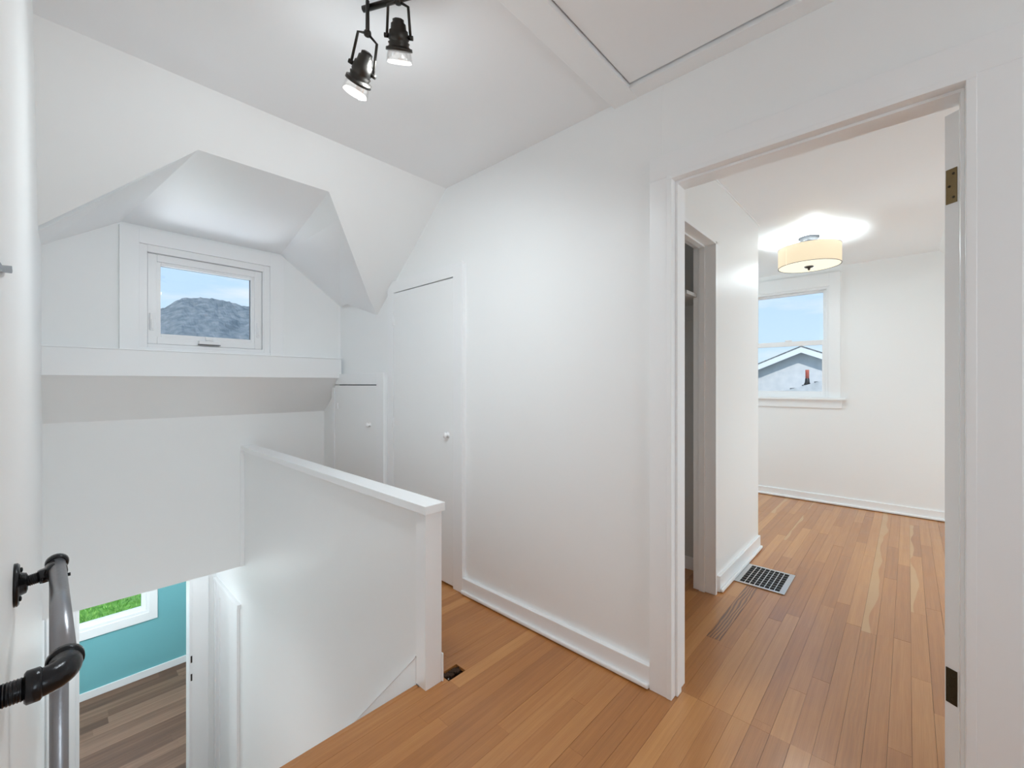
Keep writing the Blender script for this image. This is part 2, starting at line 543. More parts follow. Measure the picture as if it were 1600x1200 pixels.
# ------------------------------------------------------------------ dormer window
w1 = root_struct('window_1', (XW, 0.73, 1.43), 'small white awning window in the dormer looking at a hazy mountain', 'window')
bm = B()
cs = XW + 0.022
box(bm, XW, cs, 0.270, 0.361, 1.431, 2.186, 0.0015)
box(bm, XW, cs, 1.100, 1.194, 1.431, 2.186, 0.0015)
box(bm, XW, cs, 0.361, 1.100, 2.095, 2.186, 0.0015)
box(bm, XW, cs - 0.004, 0.361, 1.100, 1.431, 1.450, 0.0015)
obj('window_casing', bm, M['trim'], w1)
bm = B(); ring_box(bm, 'x', XW - 0.10, XW + 0.008, 0.361, 1.100, 1.450, 2.095, 0.040, 0.002, wb=0.024, wt=0.044)
obj('window_frame', bm, M['vinyl'], w1)
bm = B()
ring_box(bm, 'x', XW - 0.07, XW - 0.012, 0.4035, 1.0515, 1.4765, 2.0485, 0.046, 0.003)
ring_box(bm, 'x', XW - 0.06, XW - 0.024, 0.4485, 1.0065, 1.5215, 2.0035, 0.022, 0.003)
sash = obj('window_sash', bm, M['vinyl'], w1)
bm = B(); ring_box(bm, 'x', XW - 0.052, XW - 0.040, 0.468, 0.984, 1.541, 1.984, 0.0035)
obj('gasket', bm, M['gum_shade'], sash)
bm = B(); box(bm, XW - 0.049, XW - 0.045, 0.469, 0.983, 1.542, 1.983)
obj('pane', bm, M['glass'], w1)
for yy in (0.424, 1.026):
    bm = B()
    box(bm, XW - 0.012, XW + 0.004, yy - 0.011, yy + 0.011, 1.56, 1.67, 0.004)
    box(bm, XW + 0.004, XW + 0.014, yy - 0.006, yy + 0.006, 1.57, 1.63, 0.003)
    obj('window_latch', bm, M['vinyl'], w1)
bm = B()
box(bm, XW - 0.012, XW + 0.022, 0.665, 0.785, 1.488, 1.512, 0.004)
ck = obj('crank_base', bm, M['vinyl'], w1)
bm = B()
box(bm, XW + 0.010, XW + 0.024, 0.700, 0.745, 1.517, 1.537, 0.004)
tube(bm, [(XW + 0.018, 0.70, 1.512), (XW + 0.024, 0.72, 1.520), (XW + 0.024, 0.745, 1.512)], 0.0035, 8)
obj('crank_handle', bm, M['vinyl'], ck)
bm = B(); box(bm, XW - 0.008, XW + 0.020, 0.663, 0.787, 1.4835, 1.488)
obj('crank_shadow_gap', bm, M['gum_shade'], ck)  # grey strip paints the shade under the crank base

w4 = root_struct('fill_window', (1.75, 0.7, 0.9), 'added white hall window for the fill light, unseen behind the camera', 'window')
bm = B(); ring_box(bm, 'x', 1.73, 1.75, 0.01, 1.39, 0.81, 2.09, 0.09, 0.002); obj('window_casing', bm, M['trim'], w4)
bm = B(); ring_box(bm, 'x', 1.76, 1.82, 0.1, 1.3, 0.9, 2.0, 0.05, 0.002); obj('window_sash', bm, M['vinyl'], w4)
bm = B(); box(bm, 1.788, 1.792, 0.15, 1.25, 0.95, 1.95); obj('pane', bm, M['glass'], w4)

# ------------------------------------------------------------------ closet door on the long wall
d1 = root_struct('door_1', (-2.3, CF, 0), 'tall white slab closet door clipped by the roof slope', 'door')
bm = B()
box(bm, -1.986, -1.902, CF, WR, 0.0, 1.937, 0.0015)
# head board and left stile, cut by the slope
prism(bm, [(-2.64, CF, 1.858), (-1.986, CF, 1.860), (-1.986, CF, 1.937), (-2.655, CF, zs(-2.655) - 0.002), (-2.715, CF, zs(-2.715) - 0.002), (-2.715, CF, 0.0), (-2.64, CF, 0.0)], (0, WR - CF, 0))
obj('door_casing', bm, M['trim'], d1)
bm = B(); box(bm, -2.637, -1.9895, CF + 0.003, WR - 0.002, 0.014, 1.853, 0.001)
leaf = obj('door_leaf', bm, M['door'], d1)
bm = B(); box(bm, -2.638, -1.988, WR - 0.002, WR, 0.002, 1.859)
obj('gap_shade', bm, M['dark'], d1)  # black sheet paints the shade in the slit round the leaf
def knob(p, d, parent, r=0.014, mat='door', name='knob'):
    bm = B()
    lathe(bm, [(0, r * 0.95), (0.003, r * 0.95), (0.004, r * 0.5), (0.014, r * 0.45), (0.018, r * 0.85), (0.024, r), (0.03, r * 0.8), (0.033, r * 0.3)], p, d, 18)
    return obj(name, bm, M[mat], parent)
knob((-2.035, CF + 0.003, 0.912), (0, -1, 0), leaf, 0.018, 'vinyl')
for z in (1.66, 0.955):
    bm = B(); box(bm, -2.648, -2.628, CF - 0.003, CF + 0.002, z - 0.03, z + 0.03, 0.001); cyl(bm, (-2.638, CF - 0.004, z - 0.032), (-2.638, CF - 0.004, z + 0.032), 0.004, 10)
    obj('hinge', bm, M['trim'], d1)

# small cupboard door beside it
d2 = root_struct('door_2', (-3.2, 1.60, 0), 'small low white cupboard door beside the tall closet door', 'door')
bm = B()
F2 = 1.598
box(bm, -2.832, -2.735, F2, WR, 0.0, 1.300, 0.0015)
box(bm, -3.49, -2.832, F2, WR, 1.216, 1.300, 0.0015)
box(bm, -3.56, -3.514, F2, WR, 0.0, 1.19, 0.0015)
obj('door_casing', bm, M['trim'], d2)
bm = B(); box(bm, -3.511, -2.835, F2 + 0.004, WR - 0.002, 0.01, 1.209, 0.001)
leaf2 = obj('door_leaf', bm, M['door'], d2)
bm = B(); box(bm, -3.512, -2.833, WR - 0.002, WR, 0.0, 1.215)
obj('gap_shade', bm, M['dark'], d2)  # black backing sheet, painted shade round the cupboard leaf
knob((-2.93, F2 + 0.004, 0.917), (0, -1, 0), leaf2, 0.017, 'vinyl')
bm = B(); box(bm, -3.468, -3.445, F2 - 0.004, F2 + 0.004, 1.015, 1.065, 0.002)
obj('hinge', bm, M['vinyl'], d2)

# ------------------------------------------------------------------ bedroom doorway
d3 = root_struct('door_3', (-0.28, CF, 0), 'white cased bedroom doorway with its door swung open into the bedroom', 'door')
bm = B(); box(bm, -0.757, -0.672, CF, WR, 0, 2.022, 0.0015); obj('door_casing', bm, M['trim'], d3)
bm = B(); box(bm, 0.118, 0.207, CF, WR, 0, 2.022, 0.0015); obj('door_casing', bm, M['trim'], d3)
bm = B(); box(bm, -0.757, 0.207, CF, WR, 2.022, 2.112, 0.0015); obj('door_casing', bm, M['trim'], d3)
bm = B()
box(bm, -0.687, -0.667, CF - 0.002, WB + 0.003, 0, 2.012, 0.0015)
box(bm, 0.110, 0.130, CF - 0.002, WB + 0.003, 0, 2.012, 0.0015)
box(bm, -0.687, 0.130, CF - 0.002, WB + 0.003, 2.012, 2.030, 0.0015)
obj('door_jamb', bm, M['trim'], d3)
bm = B()
box(bm, -0.667, -0.658, 1.655, 1.695, 0, 2.003, 0.001)
box(bm, 0.103, 0.110, 1.655, 1.695, 0, 2.003, 0.001)
box(bm, -0.667, 0.110, 1.655, 1.695, 2.003, 2.012, 0.001)
obj('door_stop', bm, M['trim'], d3)
# leaf, hinged at the right jamb
phi = math.radians(36)
hp = Vector((0.1065, 1.757, 0))
du = Vector((math.sin(phi), math.cos(phi), 0))      # along the leaf
dt = Vector((-math.cos(phi), math.sin(phi), 0))     # through its thickness
def leaf_box(bm, s0, s1, t0, t1, z0, z1, bev=0.0):
    n0 = len(bm.verts)
    before = set(bm.verts)
    box(bm, s0, s1, t0, t1, z0, z1, bev)
    for v in bm.verts:
        if v not in before:
            c = v.co.copy()
            v.co = hp + du * c.x + dt * c.y + Vector((0, 0, c.z))
    return bm
bm = B()
T_ = 0.035
for (a, b_, c, d) in ((0, 0.11, 0.008, 2.003), (0.64, 0.75, 0.008, 2.003), (0.11, 0.64, 0.008, 0.22), (0.11, 0.64, 1.89, 2.003), (0.11, 0.64, 0.86, 0.98)):
    leaf_box(bm, a, b_, 0, T_, c, d, 0.0015)
leaf3 = obj('door_leaf', bm, M['door'], d3)
for (c, d) in ((0.22, 0.86), (0.98, 1.89)):
    bm = B(); leaf_box(bm, 0.105, 0.645, 0.012, 0.023, c - 0.005, d + 0.005)
    obj('door_panel', bm, M['door'], leaf3)
for (z0, z1, mk) in ((1.742, 1.842, 'brass'), (0.296, 0.396, 'dbrass')):
    bm = B()
    leaf_box(bm, -0.0022, 0.0, 0.004, T_ - 0.004, z0, z1, 0.0006)
    hg = obj('hinge', bm, M[mk], leaf3)
    tag(hg, 'brass hinge leaf on the open door edge' if mk == 'brass' else 'blackened hinge leaf low on the door edge')
    bm = B()
    for q in (0.16, 0.5, 0.84):
        p = hp + dt * (0.012 + 0.010 * (1 if q == 0.5 else 0)) - du * 0.0022 + Vector((0, 0, z0 + (z1 - z0) * q))
        lathe(bm, [(0, 0.0035), (0.0012, 0.0035), (0.0016, 0.002)], p, -du, 10)
    obj('screw', bm, M['dbrass'], hg)
    bm = B(); q = hp - dt * 0.004
    cyl(bm, (0.112, 1.756, z0), (0.112, 1.756, z1), 0.0035, 10)
    obj('hinge_pin', bm, M[mk], leaf3)
for s in (-1, 1):
    tt = -0.0 if s < 0 else T_
    p = hp + du * 0.69 + dt * tt + Vector((0, 0, 0.95))
    bm = B(); lathe(bm, [(0, 0.026), (0.005, 0.026), (0.007, 0.012), (0.03, 0.012), (0.04, 0.024), (0.052, 0.027), (0.062, 0.018)], p, dt * s, 18)
    obj('door_knob', bm, M['bronze'], leaf3)

# ------------------------------------------------------------------ baseboards in the hall
def baseboard(name, label, plane, c, sgn, a0, a1, z0=0.0, h=0.09, th=0.013, shoe=True):
    bm = B()
    pbox(bm, plane, c, c + sgn * th, a0, a1, z0 + 0.003, z0 + h, 0.002)
    o = struct(name, bm, M['trim'], label, 'baseboard')
    if shoe:
        bm = B(); pbox(bm, plane, c + sgn * th, c + sgn * (th + 0.016), a0, a1, z0 + 0.004, z0 + 0.024, 0.006)
        obj('shoe_moulding', bm, M['trim'], o)
    return o
baseboard('baseboard_right', 'white hall baseboard between the closet door and the bedroom doorway', 'y', WR, -1, -1.902, -0.757, th=0.024)
baseboard('baseboard_right', 'white hall baseboard right of the bedroom doorway', 'y', WR, -1, 0.207, 1.75, th=0.024)
baseboard('baseboard_left', 'white baseboard along the left hall wall at the head of the stairs', 'y', YL, 1, -1.40, -0.5)

# ------------------------------------------------------------------ attic hatch
ht = root_struct('trim_2', (-0.48, 1.26, ZC), 'white attic hatch in the ceiling by the bedroom doorway', 'attic hatch')
bm = B(); box(bm, -0.926, hx0, 0.84, WR, ZC - 0.020, ZC, 0.0015); obj('hatch_board', bm, M['trim'], ht)
bm = B(); box(bm, hx1, hx1 + 0.108, 0.84, WR, ZC - 0.020, ZC, 0.0015); obj('hatch_board', bm, M['trim'], ht)
bm = B(); box(bm, hx0, hx1, hy1, WR, ZC - 0.019, ZC, 0.0015); obj('hatch_board', bm, M['trim'], ht)
bm = B(); box(bm, hx0, hx1, 0.84, hy0, ZC - 0.019, ZC, 0.0015); obj('hatch_board', bm, M['trim'], ht)
bm = B(); box(bm, hx0 + 0.007, hx1 - 0.007, hy0 + 0.005, hy1 - 0.012, ZC - 0.006, ZC + 0.01); obj('hatch_panel', bm, M['ceil'], ht)
bm = B(); box(bm, hx0, hx1, hy0, hy1, ZC + 0.012, ZC + 0.03); obj('hatch_gap_shade', bm, M['dark'], ht)  # black sheet above the panel paints the shade in its slit

# ------------------------------------------------------------------ half wall by the stairs
hw = root_struct('wall_half', (-2.6, 1.04, 0), 'white half wall with a flat cap beside the stairs', 'half wall')
bm = B(); box(bm, XK, -1.44, 1.019, 1.075, -0.2, 0.703); obj('half_wall_panel', bm, M['wall'], hw)
bm = B(); box(bm, -1.468, -1.402, 1.005, 1.085, 0.0, 0.703, 0.002); obj('newel_post', bm, M['trim'], hw)
bm = B(); box(bm, XK, -1.390, 0.995, 1.093, 0.702, 0.737, 0.002); obj('cap_board', bm, M['trim'], hw)
bm = B(); box(bm, -3.75, -1.47, 1.075, 1.088, 0.0, 0.09, 0.002); obj('baseboard', bm, M['trim'], hw)
bm = B(); box(bm, -1.41, -1.398, 1.085, 1.092, 0.0, 0.115, 0.002); obj('post_foot', bm, M['trim'], hw)
# stair skirt
sk = 1.047
bm = B(); prism(bm, [(-1.468, 1.004, -0.02), (-1.468, 1.004, 0.11), (-1.468 - 2.3, 1.004, 0.11 - 2.3 * sk), (-1.468 - 2.3, 1.004, -0.40 - 2.3 * sk), (-1.468, 1.004, -0.40)], (0, 0.015, 0))
prism(bm, [(-1.468, 1.001, 0.106), (-1.468, 1.001, 0.113), (-1.468 - 2.3, 1.001, 0.113 - 2.3 * sk), (-1.468 - 2.3, 1.001, 0.106 - 2.3 * sk)], (0, 0.018, 0))
obj('stair_skirt', bm, M['trim'], hw)

# lower part of that wall, stair walls and landing
bm = B()
box(bm, -4.75, -1.465, 1.019, 1.12, ZL, -0.2)
struct('wall_stair_right', bm, M['wall'], 'white wall down the right side of the stairs to the lower landing', 'wall')
bm = B()
box(bm, -4.75, -4.65, YL, 0.115, ZL, -0.2)
box(bm, -4.75, -4.65, 0.833, 1.019, ZL, -0.2)
box(bm, -4.75, -4.65, 0.115, 0.833, -0.47, -0.2)
struct('wall_landing', bm, M['wall'], 'white wall at the stair foot around the opening to the teal room', 'wall')
bm = B()
box(bm, -7.5, XK - 0.1, -2.0, 3.0, -0.2, -0.12)
struct('ceiling_lower', bm, M['ceil'], 'white ceiling of the floor below', 'ceiling')
bm = B()
box(bm, XE + 0.012, XE + 0.024, YL, 1.004, -0.25, -0.027)
struct('trim_3', bm, M['trim'], 'white riser board under the top stair nosing', 'riser')

# landing doorway to the teal room
d4 = root_struct('door_4', (-4.65, 0.47, ZL), 'white cased opening at the stair foot into the teal room', 'door')
for (a, b_) in ((YL + 0.01, 0.125), (0.823, 0.955)):
    bm = B(); box(bm, -4.65, -4.63, a, b_, ZL, -0.48, 0.002); obj('door_casing', bm, M['trim'], d4)
bm = B(); box(bm, -4.65, -4.63, YL + 0.01, 0.955, -0.48, -0.38, 0.002); obj('door_casing', bm, M['trim'], d4)
bm = B()
box(bm, -4.76, -4.625, 0.115, 0.135, ZL, -0.47, 0.002)
box(bm, -4.76, -4.625, 0.813, 0.833, ZL, -0.47, 0.002)
obj('door_jamb', bm, M['vinyl'], d4)
for z in (-1.206, -1.365):
    bm = B(); box(bm, -4.626, -4.622, 0.822, 0.834, z - 0.03, z + 0.03, 0.001); obj('strike_plate', bm, M['bronze'], d4)

# side door at the landing
d5 = root_struct('door_5', (-4.3, 1.0, ZL), 'white panelled door in the right wall at the stair foot', 'door')
bm = B(); box(bm, -4.03, -3.93, 0.997, 1.019, ZL, -0.566, 0.002); obj('door_casing', bm, M['trim'], d5)
bm = B(); box(bm, -4.645, -4.60, 0.997, 1.019, ZL, -0.566, 0.002); obj('door_casing', bm, M['trim'], d5)
bm = B(); box(bm, -4.645, -3.90, 0.992, 1.019, -0.565, -0.54, 0.002)
obj('door_head', bm, M['trim'], d5)
bm = B(); ring_box(bm, 'y', 1.004, 1.019, -4.60, -4.03, ZL + 0.005, -0.567, 0.11, 0.002); lf5 = obj('door_leaf', bm, M['vinyl'], d5)
bm = B(); box(bm, -4.49, -4.14, 1.012, 1.019, ZL + 0.1, -0.66); obj('door_panel', bm, M['vinyl'], lf5)

# ------------------------------------------------------------------ stairs
st = root_struct('staircase', (-2.6, 0.48, ZL), 'steep enclosed wooden stairs going down from the hall to the teal room', 'stairs')
nr = 13
rise = -ZL / nr
run = 0.195
for i in range(1, nr):
    x1 = XE - (i - 1) * run
    z = -i * rise
    bm = B(); box(bm, x1 - run - 0.02, x1, YL, 1.006, z - 0.028, z, 0.003); t = obj('tread', bm, M['fir'], st); t.color = (random.uniform(.4, .6), random.random(), 0, 0)
    bm = B(); box(bm, x1 - run - 0.005, x1 - run + 0.008, YL, 1.006, z - rise, z - 0.028); obj('riser', bm, M['trim'], st)

# ------------------------------------------------------------------ floors
fl = root_struct('floor', (-0.5, 2.5, 0), 'narrow-strip honey fir floor of the hall and bedroom', 'floor')
bm = B()
box(bm, XE + 0.024, 1.75, -1.15, WB, -0.2, -0.027)
box(bm, XK, XE, 1.075, WB, -0.2, -0.014)
box(bm, -3.1, 1.8, WB, 5.5, -0.2, -0.014)
obj('subfloor', bm, M['subfloor'], fl)
BW, X0 = 0.0605, -0.172
def board(x0, x1, y0, y1, tone, seed, sap=0.0, cath=0.0, parent=None, mat='fir', z=0.0, name='floorboard'):
    dz = random.uniform(-0.0006, 0.0)
    g = random.choice((0.0002, 0.0003, 0.0005))
    bm = B(); box(bm, x0 + g, x1 - g, y0 + 0.0002, y1 - 0.0002, z - 0.013, z + dz)
    o = obj(name, bm, M[mat], parent)
    o.color = (tone, seed, sap, cath)
    return o
def in_view_board(x, y): return True
rest = B()
count = 0
def lay(k, ya, yb, lo=0.7, hi=1.7, real=True, specials=None):
    global count
    x0 = X0 + BW * k; xr = x0 + BW
    y = ya - random.uniform(0, 0.9)
    while y < yb - 0.05:
        e = y + random.uniform(lo, hi)
        if yb - e < 0.18: e = yb
        a, b_ = max(y, ya), min(e, yb)
        y = e
        if b_ - a < 0.02: continue
        if not real:
            box(rest, x0 + 0.0004, x0 + BW - 0.0004, a, b_, -0.013, -0.0003); continue
        sap = 0.0
        if random.random() < (0.05 if ya > 1.6 else 0.02): sap = random.uniform(0.1, 0.4)
        tone = random.choice((0.40, 0.47, 0.5, 0.56, 0.66, 0.80)) + random.uniform(-0.06, 0.06)
        board(x0, xr, a, b_, tone, random.random(), sap, 0.0, fl)
        count += 1
def lay_fixed(k, segs):
    global count
    x0 = X0 + BW * k
    for (a, b_, tone, seed, sap, cath) in segs:
        board(x0, x0 + BW, a, b_, tone, seed, sap, cath, fl); count += 1
for k in range(-61, 33):
    x0, x1 = X0 + BW * k, X0 + BW * (k + 1)
    xc = (x0 + x1) / 2
    near = -2.30 < xc < 0.42
    # hall part
    if xc > XE + 0.02:
        if xc < 1.75:
            ya = YL if xc < -0.5 else -1.15
            if k == -21:      # board with the gouge beside the newel post
                lay_fixed(k, [(ya, 1.105, 0.55, 0.31, 0, 0), (1.195, 1.70, 0.5, 0.47, 0, 0)])
            else:
                lay(k, ya, 1.70, real=near)
    elif xc > XK:
        lay(k, 1.076, 1.70, real=near)
    # bedroom part
    if -3.0 < xc < 1.7:
        if k == 0:
            lay_fixed(k, [(1.70, 2.72, 0.52, 0.13, 0, 0.12), (2.72, 5.37, 0.62, 0.371, 0.62, 0)])
        elif k == -9:
            lay_fixed(k, [(1.70, 2.155, 0.46, 0.23, 0, 0), (2.155, 2.86, 0.48, 0.61, 0, 1.0), (2.86, 3.9, 0.62, 0.11, 0, 0), (3.9, 5.37, 0.52, 0.77, 0.2, 0)])
        else:
            lay(k, 1.70, 5.37, 0.6, 1.5, real=(-1.35 < xc < 0.36))
ro = obj('floorboards_beyond', rest, M['fir'], fl); ro.color = (0.55, 0.4, 0, 0); ro['kind'] = 'stuff'
# nails and splinters in the gouge
gx = X0 + BW * -21
for (x, y) in ((gx + 0.02, 1.175), (gx + 0.040, 1.120)):
    bm = B(); lathe(bm, [(0, 0.004), (0.006, 0.004), (0.0075, 0.002)], (x, y, -0.0145), (0, 0, 1), 10); obj('nail', bm, M['chrome'], fl)
bm = B()
for i in range(9):
    y = 1.108 + 0.009 * i
    box(bm, gx + 0.004 + 0.006 * (i % 3), gx + 0.018 + 0.006 * (i % 4), y, y + 0.02, -0.014, -0.004 - 0.001 * (i % 4))
o = obj('splinter', bm, M['subfloor'], fl)
bm = B(); box(bm, XE - 0.002, XE + 0.0222, YL, 1.004, -0.026, -0.0002, 0.004)
o = obj('stair_nosing', bm, M['fir'], fl); o.color = (0.5, 0.9, 0, 0)

# lower floor
fl2 = root_struct('floor', (-6.0, 0.5, ZL), 'dark walnut-look plank floor of the teal room below', 'floor')
bm = B(); box(bm, -7.5, -3.8, -2.0, 3.0, ZL - 0.1, ZL - 0.009); obj('subfloor', bm, M['subfloor'], fl2)
for k in range(26):
    x0 = -7.38 + 0.14 * k
    y = -1.9 - random.uniform(0, 1.0)
    while y < 2.9:
        e = y + 1.22
        a, b_ = max(y, -1.9), min(e, 2.9)
        y = e
        if b_ - a < 0.05: continue
        o = board(x0, x0 + 0.14, a, b_, random.uniform(0.29, 0.75), random.random(), 0, 0.25 if random.random() < 0.3 else 0, fl2, 'vinylwood', ZL, 'plank')

# ------------------------------------------------------------------ teal room below
XT = -7.38
bm = B()
wy1 = 0.87
box(bm, XT - 0.1, XT, wy1, 3.0, ZL, -0.2)
box(bm, XT - 0.1, XT, -2.0, -0.75, ZL, -0.2)
box(bm, XT - 0.1, XT, -0.75, wy1, ZL, -1.79)
box(bm, XT - 0.1, XT, -0.75, wy1, -0.5, -0.2)
struct('wall_teal', bm, M['teal'], 'teal painted wall of the lower room around the lawn window', 'wall')
bm = B()
box(bm, XT, -4.75, 2.9, 3.0, ZL, -0.2); box(bm, XT, -4.75, -2.0, -1.9, ZL, -0.2)
box(bm, -4.75, -4.70, -1.9, YL - 0.1, ZL, -0.2); box(bm, -4.75, -4.70, 1.12, 2.9, ZL, -0.2)
struct('wall_lower_room', bm, M['wall'], 'white side walls of the lower room', 'wall')
baseboard('baseboard_teal', 'white baseboard along the foot of the teal wall', 'x', XT, 1, -1.9, 2.9, ZL, 0.095, 0.015, False)
w3 = root_struct('window_3', (XT, 0.1, -1.9), 'white framed lower window in the teal wall showing green lawn', 'window')
bm = B(); ring_box(bm, 'x', XT, XT + 0.02, -0.83, 0.951, -1.905, -0.42, 0.085, 0.002, wb=0.105); obj('window_casing', bm, M['trim'], w3)
bm = B(); ring_box(bm, 'x', XT - 0.09, XT + 0.008, -0.75, wy1, -1.80, -0.5, 0.035, 0.002); obj('window_frame', bm, M['vinyl'], w3)
bm = B(); ring_box(bm, 'x', XT - 0.07, XT - 0.03, -0.715, 0.835, -1.765, -0.535, 0.045, 0.003); obj('window_sash', bm, M['vinyl'], w3)
bm = B(); box(bm, XT - 0.052, XT - 0.047, -0.68, 0.80, -1.73, -0.56); obj('pane', bm, M['glass'], w3)

# ------------------------------------------------------------------ bedroom shell
YF = 5.38
wx0, wx1, wz0, wz1 = -1.305, -0.587, 1.075, 2.217
bm = B()
box(bm, -3.1, wx0, YF, YF + 0.12, -0.2, 2.55); box(bm, wx1, 1.8, YF, YF + 0.12, -0.2, 2.55)
box(bm, wx0, wx1, YF, YF + 0.12, -0.2, wz0); box(bm, wx0, wx1, YF, YF + 0.12, wz1, 2.55)
struct('wall_bedroom_far', bm, M['wall'], 'white far bedroom wall with the double-hung window', 'wall')
bm = B()
box(bm, -0.91, -0.82, 2.62, 3.58, -0.0, 2.55); box(bm, -0.91, -0.82, WB, 2.62, 2.046, 2.55); box(bm, -0.91, -0.82, WB, 1.86, 0, 2.046)
struct('wall_partition', bm, M['wall'], 'white partition beside the bedroom closet opening', 'wall')
bm = B()
box(bm, -0.94, -0.812, 2.602, 2.622, 0, 2.046, 0.0015); box(bm, -0.94, -0.812, 1.86, 1.878, 0, 2.046, 0.0015); box(bm, -0.94, -0.812, 1.86, 2.622, 2.030, 2.048, 0.0015)
tr = struct('trim_4', bm, M['trim'], 'white liner around the open bedroom closet doorway', 'door jamb')
bm = B(); box(bm, -0.905, -0.872, 2.592, 2.602, 0, 2.02, 0.001); box(bm, -0.905, -0.872, 1.878, 2.602, 2.02, 2.03, 0.001); obj('door_stop', bm, M['trim'], tr)
bm = B()
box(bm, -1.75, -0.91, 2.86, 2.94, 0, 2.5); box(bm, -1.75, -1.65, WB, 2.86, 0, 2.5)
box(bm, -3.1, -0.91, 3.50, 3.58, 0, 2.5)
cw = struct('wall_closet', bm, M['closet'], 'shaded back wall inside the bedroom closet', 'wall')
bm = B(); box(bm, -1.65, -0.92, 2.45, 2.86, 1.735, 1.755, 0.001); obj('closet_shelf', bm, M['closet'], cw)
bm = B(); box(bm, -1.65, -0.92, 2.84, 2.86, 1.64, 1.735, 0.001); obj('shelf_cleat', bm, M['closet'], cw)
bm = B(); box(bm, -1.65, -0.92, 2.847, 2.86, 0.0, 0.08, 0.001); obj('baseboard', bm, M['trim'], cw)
bm = B()
box(bm, -3.1, -3.0, 3.58, YF, 0, 0.8); box(bm, -3.1, -3.0, 3.58, YF, 2.2, 2.5); box(bm, -3.1, -3.0, 3.58, 3.8, 0.8, 2.2); box(bm, -3.1, -3.0, 5.1, YF, 0.8, 2.2)
struct('wall_bedroom_left', bm, M['wall'], 'white left bedroom wall beyond the partition', 'wall')
bm = B()
box(bm, 1.7, 1.8, WB, 3.1, 0, 2.5)
box(bm, 1.7, 1.8, 4.1, YF, 0, 2.5)
box(bm, 1.7, 1.8, 3.1, 4.1, 0, 0.2)
box(bm, 1.7, 1.8, 3.1, 4.1, 1.08, 2.5)
struct('wall_bedroom_right', bm, M['wall'], 'white bedroom knee wall behind the open door', 'wall')
bm = B()
box(bm, -3.1, 0.2, WB, YF, ZB, ZB + 0.1)
struct('ceiling_bedroom', bm, M['ceil'], 'flat glossy white bedroom ceiling', 'ceiling')
bm = B()
prism(bm, [(0.2, WB, ZB), (0.2, YF, ZB), (1.75, YF, ZB - SL * 1.55), (1.75, WB, ZB - SL * 1.55)], (0.03, 0, 0.06))
struct('ceiling_bedroom_slope', bm, M['wall'], 'sloped white bedroom ceiling right of the lamp', 'sloped ceiling')
baseboard('baseboard_bedroom_far', 'white baseboard along the far bedroom wall', 'y', YF, -1, -3.0, 1.7, 0, 0.085, 0.014)
baseboard('baseboard_partition', 'white baseboard with shoe at the foot of the bedroom partition', 'x', -0.82, 1, 2.65, 3.58, 0, 0.095, 0.016)
bm = B(); box(bm, -0.82, -0.811, WB, 3.585, ZB - 0.009, ZB, 0.002)
struct('trim_5', bm, M['trim'], 'thin white bead where the bedroom partition meets the ceiling', 'trim')

# bedroom window
w2 = root_struct('window_2', (-0.95, YF, 1.06), 'white double-hung bedroom window with a view of the gabled house', 'window')
bm = B()
box(bm, -0.587, -0.497, YF - 0.02, YF, 1.08, 2.351, 0.0015); box(bm, -1.395, -1.305, YF - 0.02, YF, 1.08, 2.351, 0.0015)
box(bm, -1.305, -0.587, YF - 0.02, YF, 2.217, 2.351, 0.0015)
obj('window_casing', bm, M['trim'], w2)
bm = B(); box(bm, -1.44, -0.452, YF - 0.055, YF, 1.057, 1.08, 0.003); obj('window_stool', bm, M['trim'], w2)
bm = B(); box(bm, -1.40, -0.487, YF - 0.018, YF, 0.975, 1.057, 0.0015); obj('window_apron', bm, M['trim'], w2)
bm = B(); ring_box(bm, 'y', YF - 0.006, YF + 0.11, wx0, wx1, 1.08, wz1, 0.024, 0.002, wb=0.012); obj('window_frame', bm, M['vinyl'], w2)
bm = B(); ring_box(bm, 'y', YF + 0.05, YF + 0.085, -1.281, -0.611, 1.63, 2.193, 0.034, 0.002, wb=0.045, wt=0.022); us = obj('upper_sash', bm, M['vinyl'], w2)
bm = B(); box(bm, -1.25, -0.642, YF + 0.066, YF + 0.070, 1.672, 2.173); obj('pane', bm, M['glass'], us)
bm = B(); ring_box(bm, 'y', YF + 0.010, YF + 0.045, -1.281, -0.611, 1.092, 1.675, 0.038, 0.002, wb=0.052, wt=0.050); ls = obj('lower_sash', bm, M['vinyl'], w2)
bm = B(); box(bm, -1.246, -0.646, YF + 0.026, YF + 0.030, 1.14, 1.63); obj('pane', bm, M['glass'], ls)
bm = B(); box(bm, -0.975, -0.915, YF + 0.002, YF + 0.03, 1.675, 1.690, 0.003); obj('sash_lock', bm, M['vinyl'], ls)

# ------------------------------------------------------------------ bedroom ceiling lamp
lc = Vector((-0.59, 4.175, ZB))
cl = thing('ceiling_lamp', lc, 'semi-flush ceiling lamp with a lit cream drum shade in the bedroom', 'lamp')
bm = B(); lathe(bm, [(0, 0.072), (-0.012, 0.072), (-0.02, 0.062), (-0.024, 0.02)], lc, (0, 0, 1), 32); cn = obj('canopy', bm, M['canopy'], cl)
for a in (0.9, 0.9 + PI):
    p = lc + Vector((0.045 * math.cos(a), 0.045 * math.sin(a), -0.019))
    bm = B(); lathe(bm, [(0, 0.007), (-0.006, 0.007), (-0.009, 0.004)], p, (0, 0, 1), 12); obj('canopy_screw', bm, M['bronze'], cn)
bm = B(); cyl(bm, lc + Vector((0, 0, -0.02)), lc + Vector((0, 0, -0.235)), 0.0085, 14); lathe(bm, [(-0.02, 0.016), (-0.034, 0.012), (-0.04, 0.0085)], lc, (0, 0, 1), 14); obj('stem', bm, M['nickel'], cl)
zt, zb_, rs = 2.326, 2.175, 0.213
